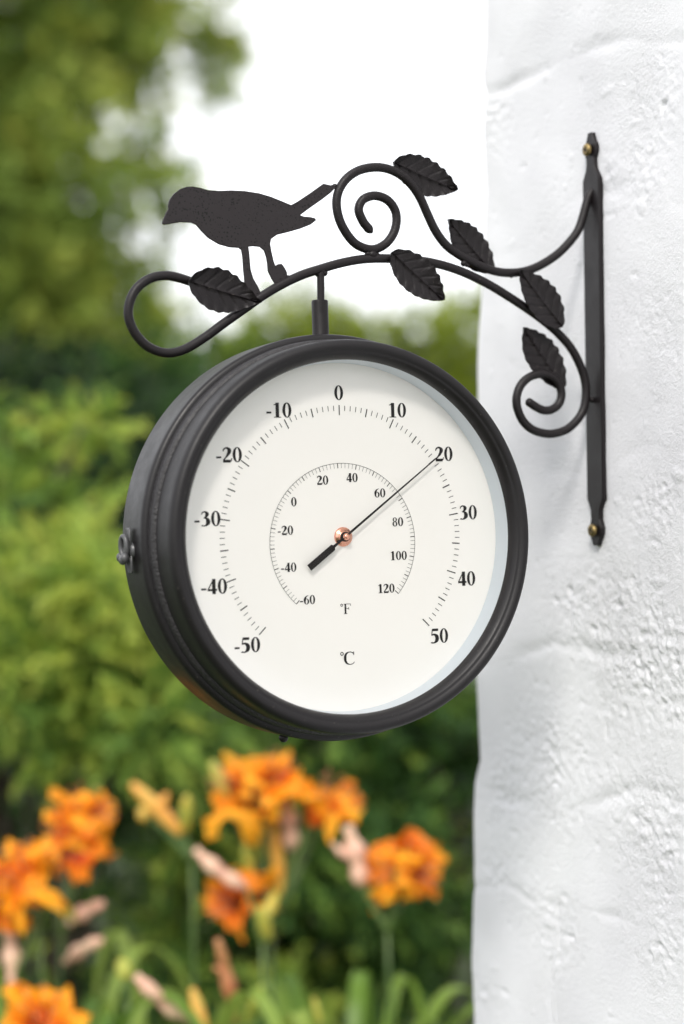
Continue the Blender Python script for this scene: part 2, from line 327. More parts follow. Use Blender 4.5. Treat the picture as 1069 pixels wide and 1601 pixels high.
# ------------------------------------------------------------------ bracket
PLX = 0.8082
broot = empty('wall_bracket', (PLX, BY, 1.45), 'black wrought iron scroll bracket with bird and leaves screwed to the white wall', 'bracket')
BO = broot.location
def bracket():
    # wall plate: outline in (y, z), thickness along x
    def pz(py):  # height on the wall plane at the plate
        d = ray(926, py); return CAM.z + d.z * (PLX / d.x)
    rows = [(206, 3.2), (210, 3.6), (218, 5.5), (226, 8.6), (234, 9.2), (241, 8), (246, 6.2), (256, 6.0), (264, 7), (272, 10), (279, 12.4), (284, 12.6), (520, 12.6), (776, 12.6), (781, 12.2), (790, 9), (797, 7), (812, 6.4), (819, 8), (826, 9.6), (834, 9.2), (841, 7), (847, 5), (853, 3.4)]
    poly = [(BY - w_ / 1000, pz(p)) for p, w_ in rows] + [(BY + w_ / 1000, pz(p)) for p, w_ in rows[::-1]]
    mb = MB(BO); inner = [(BY + (y - BY) * 0.90, z) for y, z in poly]
    n = len(poly)
    vs = [Vector((PLX + .0045, y, z)) for y, z in poly] + [Vector((PLX + .0008, y, z)) for y, z in poly] + [Vector((PLX, y, z)) for y, z in inner]
    fs = [(i, (i + 1) % n, (i + 1) % n + n, i + n) for i in range(n)] + [(i + n, (i + 1) % n + n, (i + 1) % n + 2 * n, i + 2 * n) for i in range(n)]
    h = n // 2
    for i in range(h - 1): fs.append((2 * n + i, 2 * n + i + 1, 2 * n + n - 2 - i, 2 * n + n - 1 - i))
    for i in range(h - 1): fs.append((i, i + 1, n - 2 - i, n - 1 - i))
    mb.add(vs, fs); plate = mb.build('wall_plate', IRON, broot, auto=18)
    for py in (233, 829):
        mb = MB(BO); c = Vector((PLX, BY, pz(py))); rot = Matrix.Rotation(R(-90), 4, 'Z')
        mt = Matrix.Translation(c) @ Matrix.Rotation(R(90), 4, 'Z')
        # axis y -> -x
        lathe(mb, [(0.0001, 0.0046), (0.0030, 0.0047), (0.0042, 0.0046), (0.0049, 0.0041), (0.0052, 0.0032), (0.0052, 0.0018), (0.0034, 0.0), (0.003, -0.0)], 28, mt)
        s = mb.build('screw', BRASS, broot, auto=40)
        mb = MB(BO)
        for a in (25, 115):
            d = Vector((0, math.cos(R(a)), math.sin(R(a)))); e = Vector((0, -d.z, d.y)); p = c + Vector((-0.0049, 0, 0))
            q = [p + d * .0028 + e * .0005, p + d * .0028 - e * .0005, p - d * .0028 - e * .0005, p - d * .0028 + e * .0005]
            mb.add(q + [v + Vector((.0004, 0, 0)) for v in q], [(0, 1, 2, 3), (0, 1, 5, 4), (1, 2, 6, 5), (2, 3, 7, 6), (3, 0, 4, 7)])
        x = mb.build('screw_slot', INK, s, smooth=False)
    # rods
    lower = [(322, 450), (300, 441), (277.7, 433.9), (257.5, 430.8), (233.9, 435.6), (213.7, 450.7), (202.5, 472.6), (201, 496), (210.3, 519.8), (227.2, 539), (247.4, 549.5), (267.6, 551.8), (291, 545), (321.5, 526.5), (348.4, 506.5), (382, 482.7), (409, 463.5), (438, 446), (469.7, 430.8), (501, 420.4), (532, 411.5), (564.5, 405.5), (599, 404), (635, 406), (672, 410), (715, 422), (758, 441.6), (797, 465), (835.6, 491), (868, 517), (891.6, 543), (907, 572), (915, 600), (914.7, 628), (907.6, 649), (891.8, 667), (876, 675.5), (856.4, 678.3), (834, 672.5), (818.4, 659.4), (809.5, 641), (807.3, 622.7), (813, 604), (826, 590.5), (844.6, 584.5), (860.4, 588), (872.5, 599), (877.5, 615), (873.8, 630.6), (863, 640), (850, 641.5), (836.7, 635.5), (828, 629.5), (822.3, 626.6)]
    upper = [(931, 296), (925.8, 299), (920, 308), (915, 324), (910.5, 341), (903, 361), (888, 381), (870.5, 398), (847.8, 413), (825, 422.8), (801, 426.5), (775.4, 424.4), (745.3, 413.6), (720, 400), (698, 384), (680.7, 361), (667.8, 334), (654.9, 306), (637.7, 283), (616, 267.8), (590.4, 261.5), (562, 266), (540, 281), (527.5, 304), (527, 330), (536.6, 357), (556, 381.4), (581.8, 390), (604, 380), (617.5, 358.5), (618.8, 333), (606.5, 313.5), (586, 306), (567.5, 312), (560.5, 327.6), (566.7, 345), (574, 355), (581.8, 364)]
    for nm, pl, tips in (('scroll_rod', lower, 1), ('scroll_rod', upper, 1)):
        pts = [bp(*p) for p in catmull(pl, 5)]; n = len(pts)
        rad = [0.00355] * n
        for k, f_ in enumerate((0.25, 0.6, 0.85, 0.97)): rad[n - 1 - k] = 0.00355 * f_
        mb = MB(BO); tube(mb, pts, rad, 20); mb.build(nm, IRON, broot, auto=50)
    # welds
    rnd = random.Random(3)
    wl = [((581, 398), 6.5), ((575, 397), 4.5), ((589, 398), 4), ((724, 412), 4.5), ((730, 415), 3.5), ((524, 291), 4), ((519, 292), 3), ((502, 424), 6), ((497, 428), 4.2), ((507, 427), 4.4), ((393, 463), 4), ((398, 466), 2.8), ((450, 433), 3.2), ((927, 297), 5.5), ((931, 303), 5), ((924, 303), 4.4), ((919, 624), 4.2), ((925, 625), 4), ((800, 432), 3)]
    for (x, y), r in wl:
        mb = MB(BO); ball(mb, bp(x, y, rnd.uniform(-.001, .001)), r / 2050 * 1.25, 10, 7, (1, 1, rnd.uniform(.7, 1))); mb.build('weld_bead', IRON, broot)
    for a, b in (((919, 624), (930, 626)),):
        mb = MB(BO); tube(mb, [bp(*a), bp(*b)], .0022, 8); mb.build('weld_bar', IRON, broot)
    # hanging pin
    mb = MB(BO); tube(mb, [bp(501, 424), bp(501.3, 445), bp(501.5, 490)], [.0029, .0029, .0029], 16); mb.build('hanging_pin', IRON, broot, auto=50)
    # bird, cut from sheet iron
    B = [(217, 385), (222, 365), (235, 335), (246, 315), (244, 300), (250, 275), (270, 248), (300, 225), (330, 214), (360, 213), (395, 220), (430, 230), (480, 233), (540, 231), (600, 234), (665, 244), (720, 260), (770, 280), (815, 299), (845, 283), (905, 243), (965, 200), (1005, 209), (1030, 215), (1012, 228), (1000, 241), (960, 272), (900, 314), (857, 346), (872, 352), (905, 355), (926, 360), (931, 370), (905, 390), (860, 408), (800, 425), (750, 437), (722, 457), (718, 480), (725, 520), (735, 562), (742, 581), (755, 573), (772, 572), (785, 590), (795, 610), (798, 632), (812, 650), (760, 672), (742, 667), (725, 640), (708, 605), (705, 570), (700, 540), (690, 510), (670, 493), (640, 490), (617, 492), (622, 530), (625, 570), (628, 600), (640, 640), (660, 675), (674, 705), (668, 735), (640, 740), (600, 720), (583, 680), (600, 668), (598, 640), (593, 590), (590, 540), (584, 506), (572, 498), (530, 495), (480, 481), (430, 451), (395, 415), (375, 390), (350, 380), (300, 378), (255, 386), (230, 390)]
    fine = []
    for i, p in enumerate(B):
        q = B[(i + 1) % len(B)]; fine.append(p)
    poly = [(180 + x / 2.969, 220 + y / 2.969) for x, y in fine]
    mb = MB(BO); n = len(poly)
    A = [bp(x, y, -.0010) for x, y in poly]; C_ = [bp(x, y, .0010) for x, y in poly]
    cen = sum(A, Vector()) / n
    mb.add(A + C_, [tuple(range(n)), tuple(range(2 * n - 1, n - 1, -1))] + [(i, i + n, (i + 1) % n + n, (i + 1) % n) for i in range(n)])
    ob = mb.build('bird', IRONB, broot, smooth=False); ob['label'] = 'flat sheet iron songbird standing on the curved rod'
    bv = ob.modifiers.new('b', 'BEVEL'); bv.width = 0.0004; bv.segments = 2; bv.limit_method = 'ANGLE'
    # leaves: (base px, tip px, half width mm, offset, up side curl, widest position)
    L = [((289, 441), (402, 475), 14.8, -.0045, .36, 1, 'toothed iron leaf beside the bird'),
         ((617, 252), (716, 297), 13.6, .0045, .42, 2, None),
         ((772, 424), (702, 342), 14.0, .0042, .42, 3, None),
         ((606, 396), (687, 471), 13.6, -.0045, .42, 4, None),
         ((872, 512), (805, 424), 14.0, -.0048, .40, 5, None),
         ((884, 607), (821, 511), 14.2, .0045, .48, 6, None)]
    for base, tip, hw, off, pk, sd_, lab in L:
        P0, P1 = bp(*base, off), bp(*tip, off); ax = P1 - P0; Ln = ax.length; ax.normalize()
        side = Vector((-ax.z, 0, ax.x)); nr = Vector((0, -1, 0)); rnd = random.Random(sd_)
        ns, nt_ = 12, 96; vs = []; teeth = 7
        for i in range(nt_ + 1):
            t_ = i / nt_
            wd = hw / 1000 * 1.12 * (math.sin(math.pi / 2 * t_ / pk) ** .55 if t_ < pk else max(0, math.cos(math.pi / 2 * (t_ - pk) / (1 - pk))) ** (1.15 if sd_ == 1 else .85))
            saw = ((t_ * (teeth + .4) + .15) % 1.0)
            wd *= (0.93 + 0.09 * (1 - abs(saw * 2 - 0.7) / 1.3)) if 0.03 < t_ < .985 else 1
            for k in range(-ns, ns + 1):
                s = k / ns; d = abs(s)
                # side veins run forward from the midrib
                ph = ((t_ - d * .17) * 6.2 + (0.25 if s > 0 else 0)) % 1.0
                vein = math.exp(-((ph - .5) / .09) ** 2) * (1 - d) ** .4 * (1 if d > .04 else 0)
                rib = math.exp(-(d / .07) ** 2)
                z_ = 0.0011 * rib - 0.0009 * vein + 0.0028 * d * d * (1 if s > 0 else .4) + 0.0012 * math.sin(t_ * 6 + sd_) * d + .0022 * (t_ - .5) ** 2 * 2
                z_ += 0.0007 * math.sin(saw * 6.28) * d ** 3
                vs.append(P0 + ax * Ln * (t_ + 0.05 * d * math.sin(math.pi * t_)) + side * wd * s + nr * z_ + nr * (.0012 if off < 0 else 0))
        W = 2 * ns + 1; nv = len(vs)
        vb = [v + Vector((0, .0009, 0)) for v in vs]
        fs = [(i * W + k, i * W + k + 1, (i + 1) * W + k + 1, (i + 1) * W + k) for i in range(nt_) for k in range(W - 1)]
        fb = [tuple(x + nv for x in f_[::-1]) for f_ in fs]
        ed = [(i * W, (i + 1) * W, (i + 1) * W + nv, i * W + nv) for i in range(nt_)] + [((i + 1) * W - 1, (i + 1) * W - 1 + nv, (i + 2) * W - 1 + nv, (i + 2) * W - 1) for i in range(nt_)]
        mb = MB(BO); mb.add(vs + vb, fs + fb + ed); o = mb.build('leaf', IRON, broot, auto=50)
        if lab: o['label'] = lab
bracket()

# ------------------------------------------------------------------ thermometer
GC = Vector((0.564448, 1.237335, 1.45 - 0.018857))
troot = empty('thermometer', GC, 'large round black double dial thermometer hanging from the scroll bracket', 'thermometer')
Gm = Matrix(((0.9999541, 0.00297745, -0.00910637), (-0.00278465, 0.99977324, 0.02111178), (0.00916717, -0.02108545, 0.99973565)))
troot.rotation_euler = Gm.to_euler()
def mm(l): return [(a / 1000, b / 1000) for a, b in l]

def thermometer():
    mb = MB(); lathe(mb, mm([(151.2, 11.2), (152.6, 11.3), (154.2, 11.9), (155.4, 13.2), (155.9, 15), (156, 18), (156, 56), (155.5, 58.8), (154, 60.6), (151, 61.5), (120, 62), (0.01, 62)]), 220)
    mb.build('body', DRUM, troot, auto=40)
    mb = MB(); lathe(mb, mm([(147.9, 2.2), (149.6, 2.8), (150.6, 4.4), (150.9, 6.6), (150.6, 9), (151.3, 11.3)]), 220)
    mb.build('bead', BEADM, troot, auto=60)
    mb = MB(); lathe(mb, mm([(132.9, -18.3), (133.0, -19.2), (133.4, -21.2), (134.6, -24), (136.4, -26.2), (137.6, -27.1), (138.3, -27.0), (139.4, -27.9), (141.2, -28.9), (143.2, -29.1), (145.2, -28.3), (146.8, -26.4), (147.6, -23.8), (147.9, -20), (148.0, 2.4), (140, 2.6)]), 220)
    mb.build('bezel', DRUM, troot, auto=50)
    mb = MB(); lathe(mb, mm([(132.9, -18.4), (132.2, -0.2), (133.6, 0.4)]), 200)
    mb.build('inner_rim', RINGM, troot, auto=50)
    mb = MB(); lathe(mb, mm([(0.01, 0), (60, 0), (132.9, 0), (132.9, 1.2), (0.01, 1.2)]), 200)
    dial = mb.build('dial', DIALM, troot, auto=40)
    mb = MB(); lathe(mb, mm([(0.01, -18.6), (70, -18.6), (132.9, -18.6)]), 160); mb.build('glass_cover', GLASS, troot)
    # ---- print
    Y = -0.00025
    def quad(mb, a, b, wd):
        a = Vector((a[0], 0, a[1])); b = Vector((b[0], 0, b[1])); d = (b - a).normalized(); n_ = Vector((-d.z, 0, d.x)) * wd / 2
        mb.add([(p.x, Y, p.z) for p in (a + n_, a - n_, b - n_, b + n_)], [(0, 1, 2, 3)])
    def ring(mb, cx, cy, rx, ry, ix, iy, n=36, dx=0):
        vs = []; 
        for k in range(n):
            a = 2 * math.pi * k / n; vs += [(cx + rx * math.cos(a), Y, cy + ry * math.sin(a)), (cx + dx + ix * math.cos(a), Y, cy + iy * math.sin(a))]
        mb.add(vs, [(2 * k, 2 * k + 1, (2 * k + 3) % (2 * n), (2 * k + 2) % (2 * n)) for k in range(n)])
    XS = 1.43
    def stroke(mb, pts, o, s):
        q = catmull(pts, 6); vs = []; n = len(q)
        for i, p in enumerate(q):
            t_ = q[min(i + 1, n - 1)][:2] - q[max(i - 1, 0)][:2]; t_ = t_ / (np.hypot(*t_) + 1e-9); nn = np.array((-t_[1], t_[0])) * p[2] * .66
            for sg in (1, -1): vs.append((o[0] + (p[0] + nn[0] * sg) * s * XS, Y, o[1] + (p[1] + nn[1] * sg) * s))
        mb.add(vs, [(2 * i, 2 * i + 1, 2 * i + 3, 2 * i + 2) for i in range(n - 1)])
    def line(mb, o, s, x1, y1, x2, y2, wd): 
        d = np.array((x2 - x1, y2 - y1)); d = d / np.hypot(*d) * wd * .62; n_ = (-d[1], d[0])
        mb.add([(o[0] + a * s * XS, Y, o[1] + b * s) for a, b in ((x1 + n_[0], y1 + n_[1]), (x1 - n_[0], y1 - n_[1]), (x2 - n_[0], y2 - n_[1]), (x2 + n_[0], y2 + n_[1]))], [(0, 1, 2, 3)])
    def glyph(mb, ch, o, s):
        S = lambda p: stroke(mb, p, o, s); Ln = lambda *a: line(mb, o, s, *a); Rg = lambda a, b, c, d, e, f_: ring(mb, o[0] + a * s * XS, o[1] + b * s, c * s * XS, d * s, e * s * XS, f_ * s)
        if ch == '0': Rg(.25, .5, .23, .51, .085, .455)
        elif ch == '1': Ln(.26, .02, .26, 1.0, .14); Ln(.08, .02, .44, .02, .045); S([(.07, .85, .03), (.16, .885, .05), (.30, .985, .05)])
        elif ch == '2': S([(.05, .72, .03), (.09, .87, .06), (.22, .955, .085), (.345, .86, .13), (.355, .70, .14), (.28, .50, .10), (.17, .31, .06), (.05, .12, .05)]); Ln(.04, .07, .42, .07, .15); Ln(.43, .05, .475, .26, .04)
        elif ch == '3': S([(.05, .78, .03), (.11, .92, .05), (.21, .965, .07), (.315, .88, .12), (.32, .74, .13), (.25, .61, .07), (.15, .55, .03)]); S([(.15, .55, .03), (.28, .53, .09), (.36, .40, .15), (.36, .2, .15), (.25, .055, .08), (.12, .03, .05), (.06, .08, .09)])
        elif ch == '4': Ln(.33, 0, .33, 1, .14); Ln(.02, .27, .48, .27, .11); Ln(.315, .97, .045, .30, .045)
        elif ch == '5': Ln(.12, .93, .44, .93, .14); Ln(.125, .98, .08, .55, .04); S([(.08, .55, .05), (.2, .615, .09), (.335, .52, .14), (.375, .34, .15), (.335, .15, .13), (.22, .04, .07), (.10, .03, .06), (.06, .08, .09)])
        elif ch == '6': Rg(.26, .31, .215, .32, .085, .265); S([(.115, .35, .13), (.125, .58, .14), (.2, .80, .10), (.32, .93, .05), (.43, .99, .03)])
        elif ch == '8': Rg(.25, .755, .185, .25, .075, .20); Rg(.25, .27, .215, .285, .09, .22)
        elif ch == '-': Ln(.06, .33, .31, .33, .10)
        elif ch == 'C': S([(.60, .76, .02), (.555, .9, .05), (.38, .98, .045), (.2, .9, .08), (.11, .72, .105), (.09, .5, .115), (.11, .29, .105), (.2, .1, .08), (.38, .02, .045), (.55, .07, .04), (.64, .2, .02)]); Ln(.605, 1.0, .605, .72, .035)
        elif ch == 'F': Ln(.16, 0, .16, 1, .10); Ln(.03, .98, .56, .98, .04); Ln(.545, 1, .565, .78, .03); Ln(.16, .53, .42, .53, .04); Ln(.415, .42, .415, .64, .03); Ln(.03, .02, .3, .02, .04)
    adv = {'-': .36, 'C': .7, 'F': .62}
    def text(mb, s_, cx, cy, h):
        wtot = sum(adv.get(c, .5) for c in s_) * h * XS; x = cx - wtot / 2
        for c in s_: glyph(mb, c, (x, cy - h / 2), h); x += adv.get(c, .5) * h * XS
    mb = MB()
    for k in range(-50, 51):
        a = R(2.7 * k); sn, cs = math.sin(a), math.cos(a)
        if k % 10 == 0: r0, r1, wd = .0925, .1002, .00080
        elif k % 5 == 0: r0, r1, wd = .0935, .1000, .00085
        else: r0, r1, wd = .0958, .0998, .00050
        quad(mb, (sn * r0, cs * r0), (sn * r1, cs * r1), wd)
    for s_, x, y in [('0', 0, 109.6), ('-10', -49.9, 96.3), ('-20', -90.8, 63.2), ('-30', -109.2, 16.3), ('-40', -105.6, -33.6), ('-50', -80.8, -77.9), ('10', 49, 96.4), ('20', 88.4, 62.3), ('30', 108.3, 16.2), ('40', 105, -35.6), ('50', 79.4, -79.1)]:
        text(mb, s_, x / 1000, y / 1000, .0111)
    text(mb, 'C', .0022, -.0922, .0098); ring(mb, -.0040, -.0886, .0014, .0014, .0008, .0008, 20)
    mb.build('celsius_scale', INK, dial, smooth=False)
    mb = MB(); cx, cy, r = .0003, -.0045, .0604
    prev = None
    for k in range(0, 181):
        a = R(-138 + 1.5 * k); sn, cs = math.sin(a), math.cos(a)
        p = (cx + sn * r, cy + cs * r)
        if prev: quad(mb, prev, p, .00030)
        prev = p
        if k % 10 == 0: quad(mb, p, (cx + sn * (r - .0037), cy + cs * (r - .0037)), .0006)
        elif k % 2 == 0: quad(mb, p, (cx + sn * (r - .0037), cy + cs * (r - .0037)), .00026)
    for s_, x, y in [('0', -39.7, 27.4), ('20', -15.6, 43.3), ('40', 9, 44.9), ('60', 32, 32.8), ('80', 46.5, 10.3), ('100', 46.3, -15.7), ('120', 34.9, -40.5), ('-20', -47.4, 6.2), ('-40', -45.7, -21.6), ('-60', -31.2, -46.5)]:
        text(mb, s_, x / 1000, y / 1000, .0068)
    text(mb, 'F', .0017, -.0547, .0076); ring(mb, -.0030, -.0518, .0011, .0011, .0006, .0006, 20)
    mb.build('fahrenheit_scale', INK, dial, smooth=False)
    # ---- hub and pointer
    mb = MB(); lathe(mb, mm([(0.01, -3.4), (3.6, -3.4), (4.4, -3.0), (5.2, -1.9), (6.6, -1.5), (7.3, -1.0), (7.4, 0)]), 48); mb.build('washer', COPPER, troot, auto=50)
    mb = MB(); lathe(mb, mm([(0.01, -5.6), (2.8, -5.6), (3.7, -5.2), (3.8, -3.2), (3.8, -1)]), 40); mb.build('spindle', INK, troot, auto=50)
    mb = MB(); lathe(mb, mm([(0.01, -8.6), (1.2, -8.5), (2.2, -8.0), (2.7, -7), (2.7, -5)]), 32); mb.build('pivot_cap', COPPER, troot, auto=60)
    a = math.atan2(83.3, 61.6); d = Vector((math.sin(a), 0, math.cos(a))); s_ = Vector((d.z, 0, -d.x)); mb = MB()
    pf = [(103.8, .38), (60, .58), (8, .85), (-8, .9), (-12, 1.1), (-13, 2.5), (-38, 2.55)]
    up_ = [d * (l / 1000) + s_ * (w_ / 1000) for l, w_ in pf]; dn = [d * (l / 1000) - s_ * (w_ / 1000) for l, w_ in pf]
    n = len(pf); vs = [v + Vector((0, -.0048, 0)) for v in up_ + dn] + [v + Vector((0, -.0042, 0)) for v in up_ + dn]
    fs = []
    for i in range(n - 1): fs += [(i, i + 1, n + i + 1, n + i), (2 * n + i, 3 * n + i, 3 * n + i + 1, 2 * n + i + 1), (i, 2 * n + i, 2 * n + i + 1, i + 1), (n + i, n + i + 1, 3 * n + i + 1, 3 * n + i)]
    fs += [(0, n, 3 * n, 2 * n), (n - 1, 3 * n - 1, 4 * n - 1, 2 * n - 1)]
    mb.add(vs, fs); mb.build('pointer', INK, troot, smooth=False)
    # ---- sleeve on top
    mb = MB(); top = .1545
    rot = Matrix.Translation(Vector((-.0002, .0297, 0))) @ Matrix.Rotation(R(90), 4, 'X')   # y axis -> z
    lathe(mb, mm([(2.7, 184), (6.0, 184), (6.4, 183.5), (6.5, 182.5), (6.5, 155.8), (6.9, 154.4)]), 36, rot); mb.build('hanger_sleeve', IRON, troot, auto=50)
    # ---- side lock screw, on the left of the drum
    def knob(ang, y, s, name):
        mb = MB(); rad = Vector((math.sin(ang), 0, math.cos(ang))); tan = Vector((rad.z, 0, -rad.x)); c = rad * .156 + Vector((0, y, 0))
        ax = Vector((0, 1, 0)); T = lambda r_, t_, a_: c + (rad * r_ + tan * t_ + ax * a_) * s / 1000
        # seat and two wings
        mt = Matrix((ax, rad, tan)).transposed().to_4x4(); mt.translation = c
        lathe(mb, [(r_ * s / 1000, h * s / 1000) for r_, h in [(0.01, 3), (4.5, 2.8), (6, 1.6), (6.4, -.5)]], 24, mt)
        for sg in (1, -1):
            for q in (-3.2, 3.2):
                lp = [T(1.6, sg * 4, q), T(2.4, sg * 9, q * 1.5), T(2.0, sg * 15, q * 1.2), T(1.8, sg * 16, q * .4), T(2.2, sg * 10, q * .5), T(2.4, sg * 5, q * .3)]
                tube(mb, [Vector(p) for p in catmull([tuple(v) for v in lp], 4)], .0009 * s, 8)
        tube(mb, [T(2, 0, 0), T(7, 0, 0)], .0024 * s, 12)
        loop = [T(6 + 1.0 * math.sin(a_), 3.5 + 7.5 * math.cos(a_), 4.2 * math.sin(a_)) for a_ in np.linspace(-2.7, 2.7, 26)]
        tube(mb, loop, .0019 * s, 12)
        for t_, a_ in ((-5, -5.2), (-6.5, 0), (-4.5, 5.2)): ball(mb, T(7.5, t_, a_), .0031 * s, 14, 10, (1, 1, 1.2))
        return mb.build(name, STEEL, troot, auto=60)
    knob(R(-90 - 2.0), .036, 1.0, 'side_knob')
    mb = MB(); ball(mb, Vector((-.0415, .030, -.1520)), .0036, 14, 10); mb.build('drain_boss', IRON, troot)
thermometer()

# ------------------------------------------------------------------ foliage
def leafmesh(name, C, D, N, Ln, Wd, tint, material, parent=None):
    """C centres, D directions, N normals (n,3); one folded kite per leaf"""
    n = len(C); D = D / np.linalg.norm(D, axis=1, keepdims=True); S = np.cross(D, N); S /= (np.linalg.norm(S, axis=1, keepdims=True) + 1e-9)
    Nn = np.cross(S, D)
    Ln = Ln[:, None]; Wd = Wd[:, None]
    V = np.stack([C, C + D * Ln * .45 + S * Wd / 2 + Nn * Wd * .12, C + D * Ln - Nn * Wd * .2, C + D * Ln * .45 - S * Wd / 2 + Nn * Wd * .12], 1).reshape(-1, 3)
    me = bpy.data.meshes.new(name); me.vertices.add(4 * n); me.vertices.foreach_set('co', V.ravel())
    me.loops.add(4 * n); me.loops.foreach_set('vertex_index', np.arange(4 * n, dtype=np.int32))
    me.polygons.add(n); me.polygons.foreach_set('loop_start', np.arange(0, 4 * n, 4, dtype=np.int32))
    me.update(calc_edges=True); me.validate()
    a = me.attributes.new('tint', 'FLOAT', 'FACE'); a.data.foreach_set('value', np.clip(tint, 0, 1).astype(np.float32))
    me.materials.append(material)
    o = bpy.data.objects.new(name, me); COL.objects.link(o)
    if parent: o.parent = parent
    return o

def blobs_leaves(blobs, org, sprays, leaves, spray_len, leaf_len, leaf_w, seed, bright=0.5, droop=0.3, spread=0.5, small=1e-6):
    rs = np.random.RandomState(seed); out = [[] for _ in range(6)]
    for (c, r, b) in blobs:
        c = np.array(c) - np.array(org)
        k = max(4, int(sprays * rs.uniform(.8, 1.2) * min(1, r / small)))
        d = rs.normal(size=(k, 3)); d /= np.linalg.norm(d, axis=1, keepdims=True)
        base = c + d * (r * rs.uniform(.45, 1.0, (k, 1)))
        sd_ = d + rs.normal(size=(k, 3)) * .35 + np.array((0, 0, -droop)); sd_ /= np.linalg.norm(sd_, axis=1, keepdims=True)
        tt = rs.uniform(0, 1, (k, leaves)); sl = spray_len * rs.uniform(.6, 1.25, (k, 1))
        nrm = np.cross(sd_, rs.normal(size=(k, 3))); nrm[:, 2] = np.abs(nrm[:, 2]) + .4; nrm /= np.linalg.norm(nrm, axis=1, keepdims=True)
        lat = np.cross(sd_, nrm)
        sgn = rs.choice([-1, 1], (k, leaves))
        P = base[:, None, :] + sd_[:, None, :] * (tt * sl)[..., None]
        Dl = sd_[:, None, :] + lat[:, None, :] * (sgn * spread * 1.4)[..., None] + rs.normal(size=(k, leaves, 3)) * .25
        Nl = nrm[:, None, :] + rs.normal(size=(k, leaves, 3)) * .3
        tn = b + bright * 0 + rs.normal(0, .10, (k, 1)) + .18 * (tt - .4) + rs.normal(0, .06, (k, leaves))
        out[0].append(P.reshape(-1, 3)); out[1].append(Dl.reshape(-1, 3)); out[2].append(Nl.reshape(-1, 3))
        out[3].append((leaf_len * rs.uniform(.7, 1.3, (k, leaves))).ravel()); out[4].append((leaf_w * rs.uniform(.7, 1.3, (k, leaves))).ravel()); out[5].append(tn.ravel())
    return [np.concatenate(x) for x in out]

def limbs(name, root, foot, targets, r0, seed, material=BARK):
    rnd = random.Random(seed); mb = MB(root.location)
    foot = Vector(foot); top = sum((Vector(t_) for t_ in targets), Vector()) / len(targets)
    trunk = [foot + (top - foot) * s + Vector((rnd.uniform(-1, 1), rnd.uniform(-1, 1), 0)) * r0 * .8 * (s > 0) for s in (0, .25, .5, .75, 1)]
    pts = [Vector(p) for p in catmull([tuple(p) for p in trunk], 4)]; n = len(pts)
    tube(mb, pts, [r0 * (1.25 - .9 * i / n) for i in range(n)], 10)
    for t_ in targets:
        t_ = Vector(t_); j = int(n * rnd.uniform(.35, .8)); a = pts[j]; mid = (a + t_) / 2 + Vector((rnd.uniform(-1, 1), rnd.uniform(-1, 1), .5)) * (t_ - a).length * .12
        q = [Vector(p) for p in catmull([tuple(a), tuple(mid), tuple(t_)], 4)]; k = len(q)
        tube(mb, q, [r0 * .4 * (1 - .8 * i / k) for i in range(k)], 6)
    return mb.build(name, material, root)

def plant(kind, label, cat, group, blobs, foot, r0, seed, material, leafname='crown', trunkname='trunk', **kw):
    root = empty(kind, foot, label, cat, group)
    arr = blobs_leaves(blobs, foot, seed=seed, **kw)
    leafmesh(leafname, *arr, material, root)
    tg = [b[0] for i, b in enumerate(blobs) if i % max(1, len(blobs) // 9) == 0]
    limbs(trunkname, root, foot, tg, r0, seed)
    return root

def env_blobs(n, seed, fn, dep, rad, bri, inside=None):
    """clumps spread through a real volume: fn gives a px,py inside the crown, dep a depth range"""
    rnd = random.Random(seed); out = []
    while len(out) < n:
        px, py = fn(rnd)
        if inside and not inside(px, py): continue
        d = rnd.uniform(*dep); out.append((tuple(at(px, py, d)), rnd.uniform(*rad), rnd.uniform(*bri)))
    return out
def foot_at(px, depth):
    d = ray(px, 800); p = CAM + d * depth; return Vector((p.x, p.y, 0.0))

# tall tree, far left
def tree_in(px, py):
    e = np.interp(py, [-400, 0, 60, 120, 240, 262, 300, 335, 420, 470, 560, 700], [330, 330, 300, 215, 240, 295, 295, 190, 150, 215, 230, 260])
    return px < e - 85
bl = env_blobs(360, 11, lambda r: (r.uniform(-420, 330), r.uniform(-220, 640)), (8.6, 10.6), (.16, .34), (.25, .75), tree_in)
bl += env_blobs(70, 12, lambda r: (r.uniform(-300, 215), r.uniform(360, 640)), (8.8, 10.4), (.18, .3), (.2, .7))
bl += [(tuple(at(px, py, 9.3)), rr, b) for px, py, rr, b in [(308, 30, .15, .8), (325, -5, .13, .6), (345, 90, .11, .5), (326, 120, .08, .55), (345, 50, .09, .6), (230, 20, .13, .9), (210, 110, .13, .6), (165, 70, .2, .9), (195, 45, .14, .9), (262, 290, .10, .7), (225, 300, .12, .7), (240, 240, .05, .6), (228, 190, .07, .5), (335, 150, .04, .5), (280, 320, .07, .6), (240, 395, .04, .4), (222, 450, .06, .5), (190, 420, .06, .5), (60, 60, .2, .9), (120, 250, .2, .6), (200, 200, .16, .7), (170, 300, .2, .6), (185, 500, .2, .7), (225, 545, .14, .7), (330, 590, .1, .4)]]
plant('broadleaf_tree', 'tall broadleaf tree reaching out of frame behind the bird', 'tree', None, bl, foot_at(-150, 9.6), .14, 21, LEAF_TREE, sprays=26, leaves=16, spray_len=.16, leaf_len=.055, leaf_w=.032, droop=.3, spread=.7, small=.17)
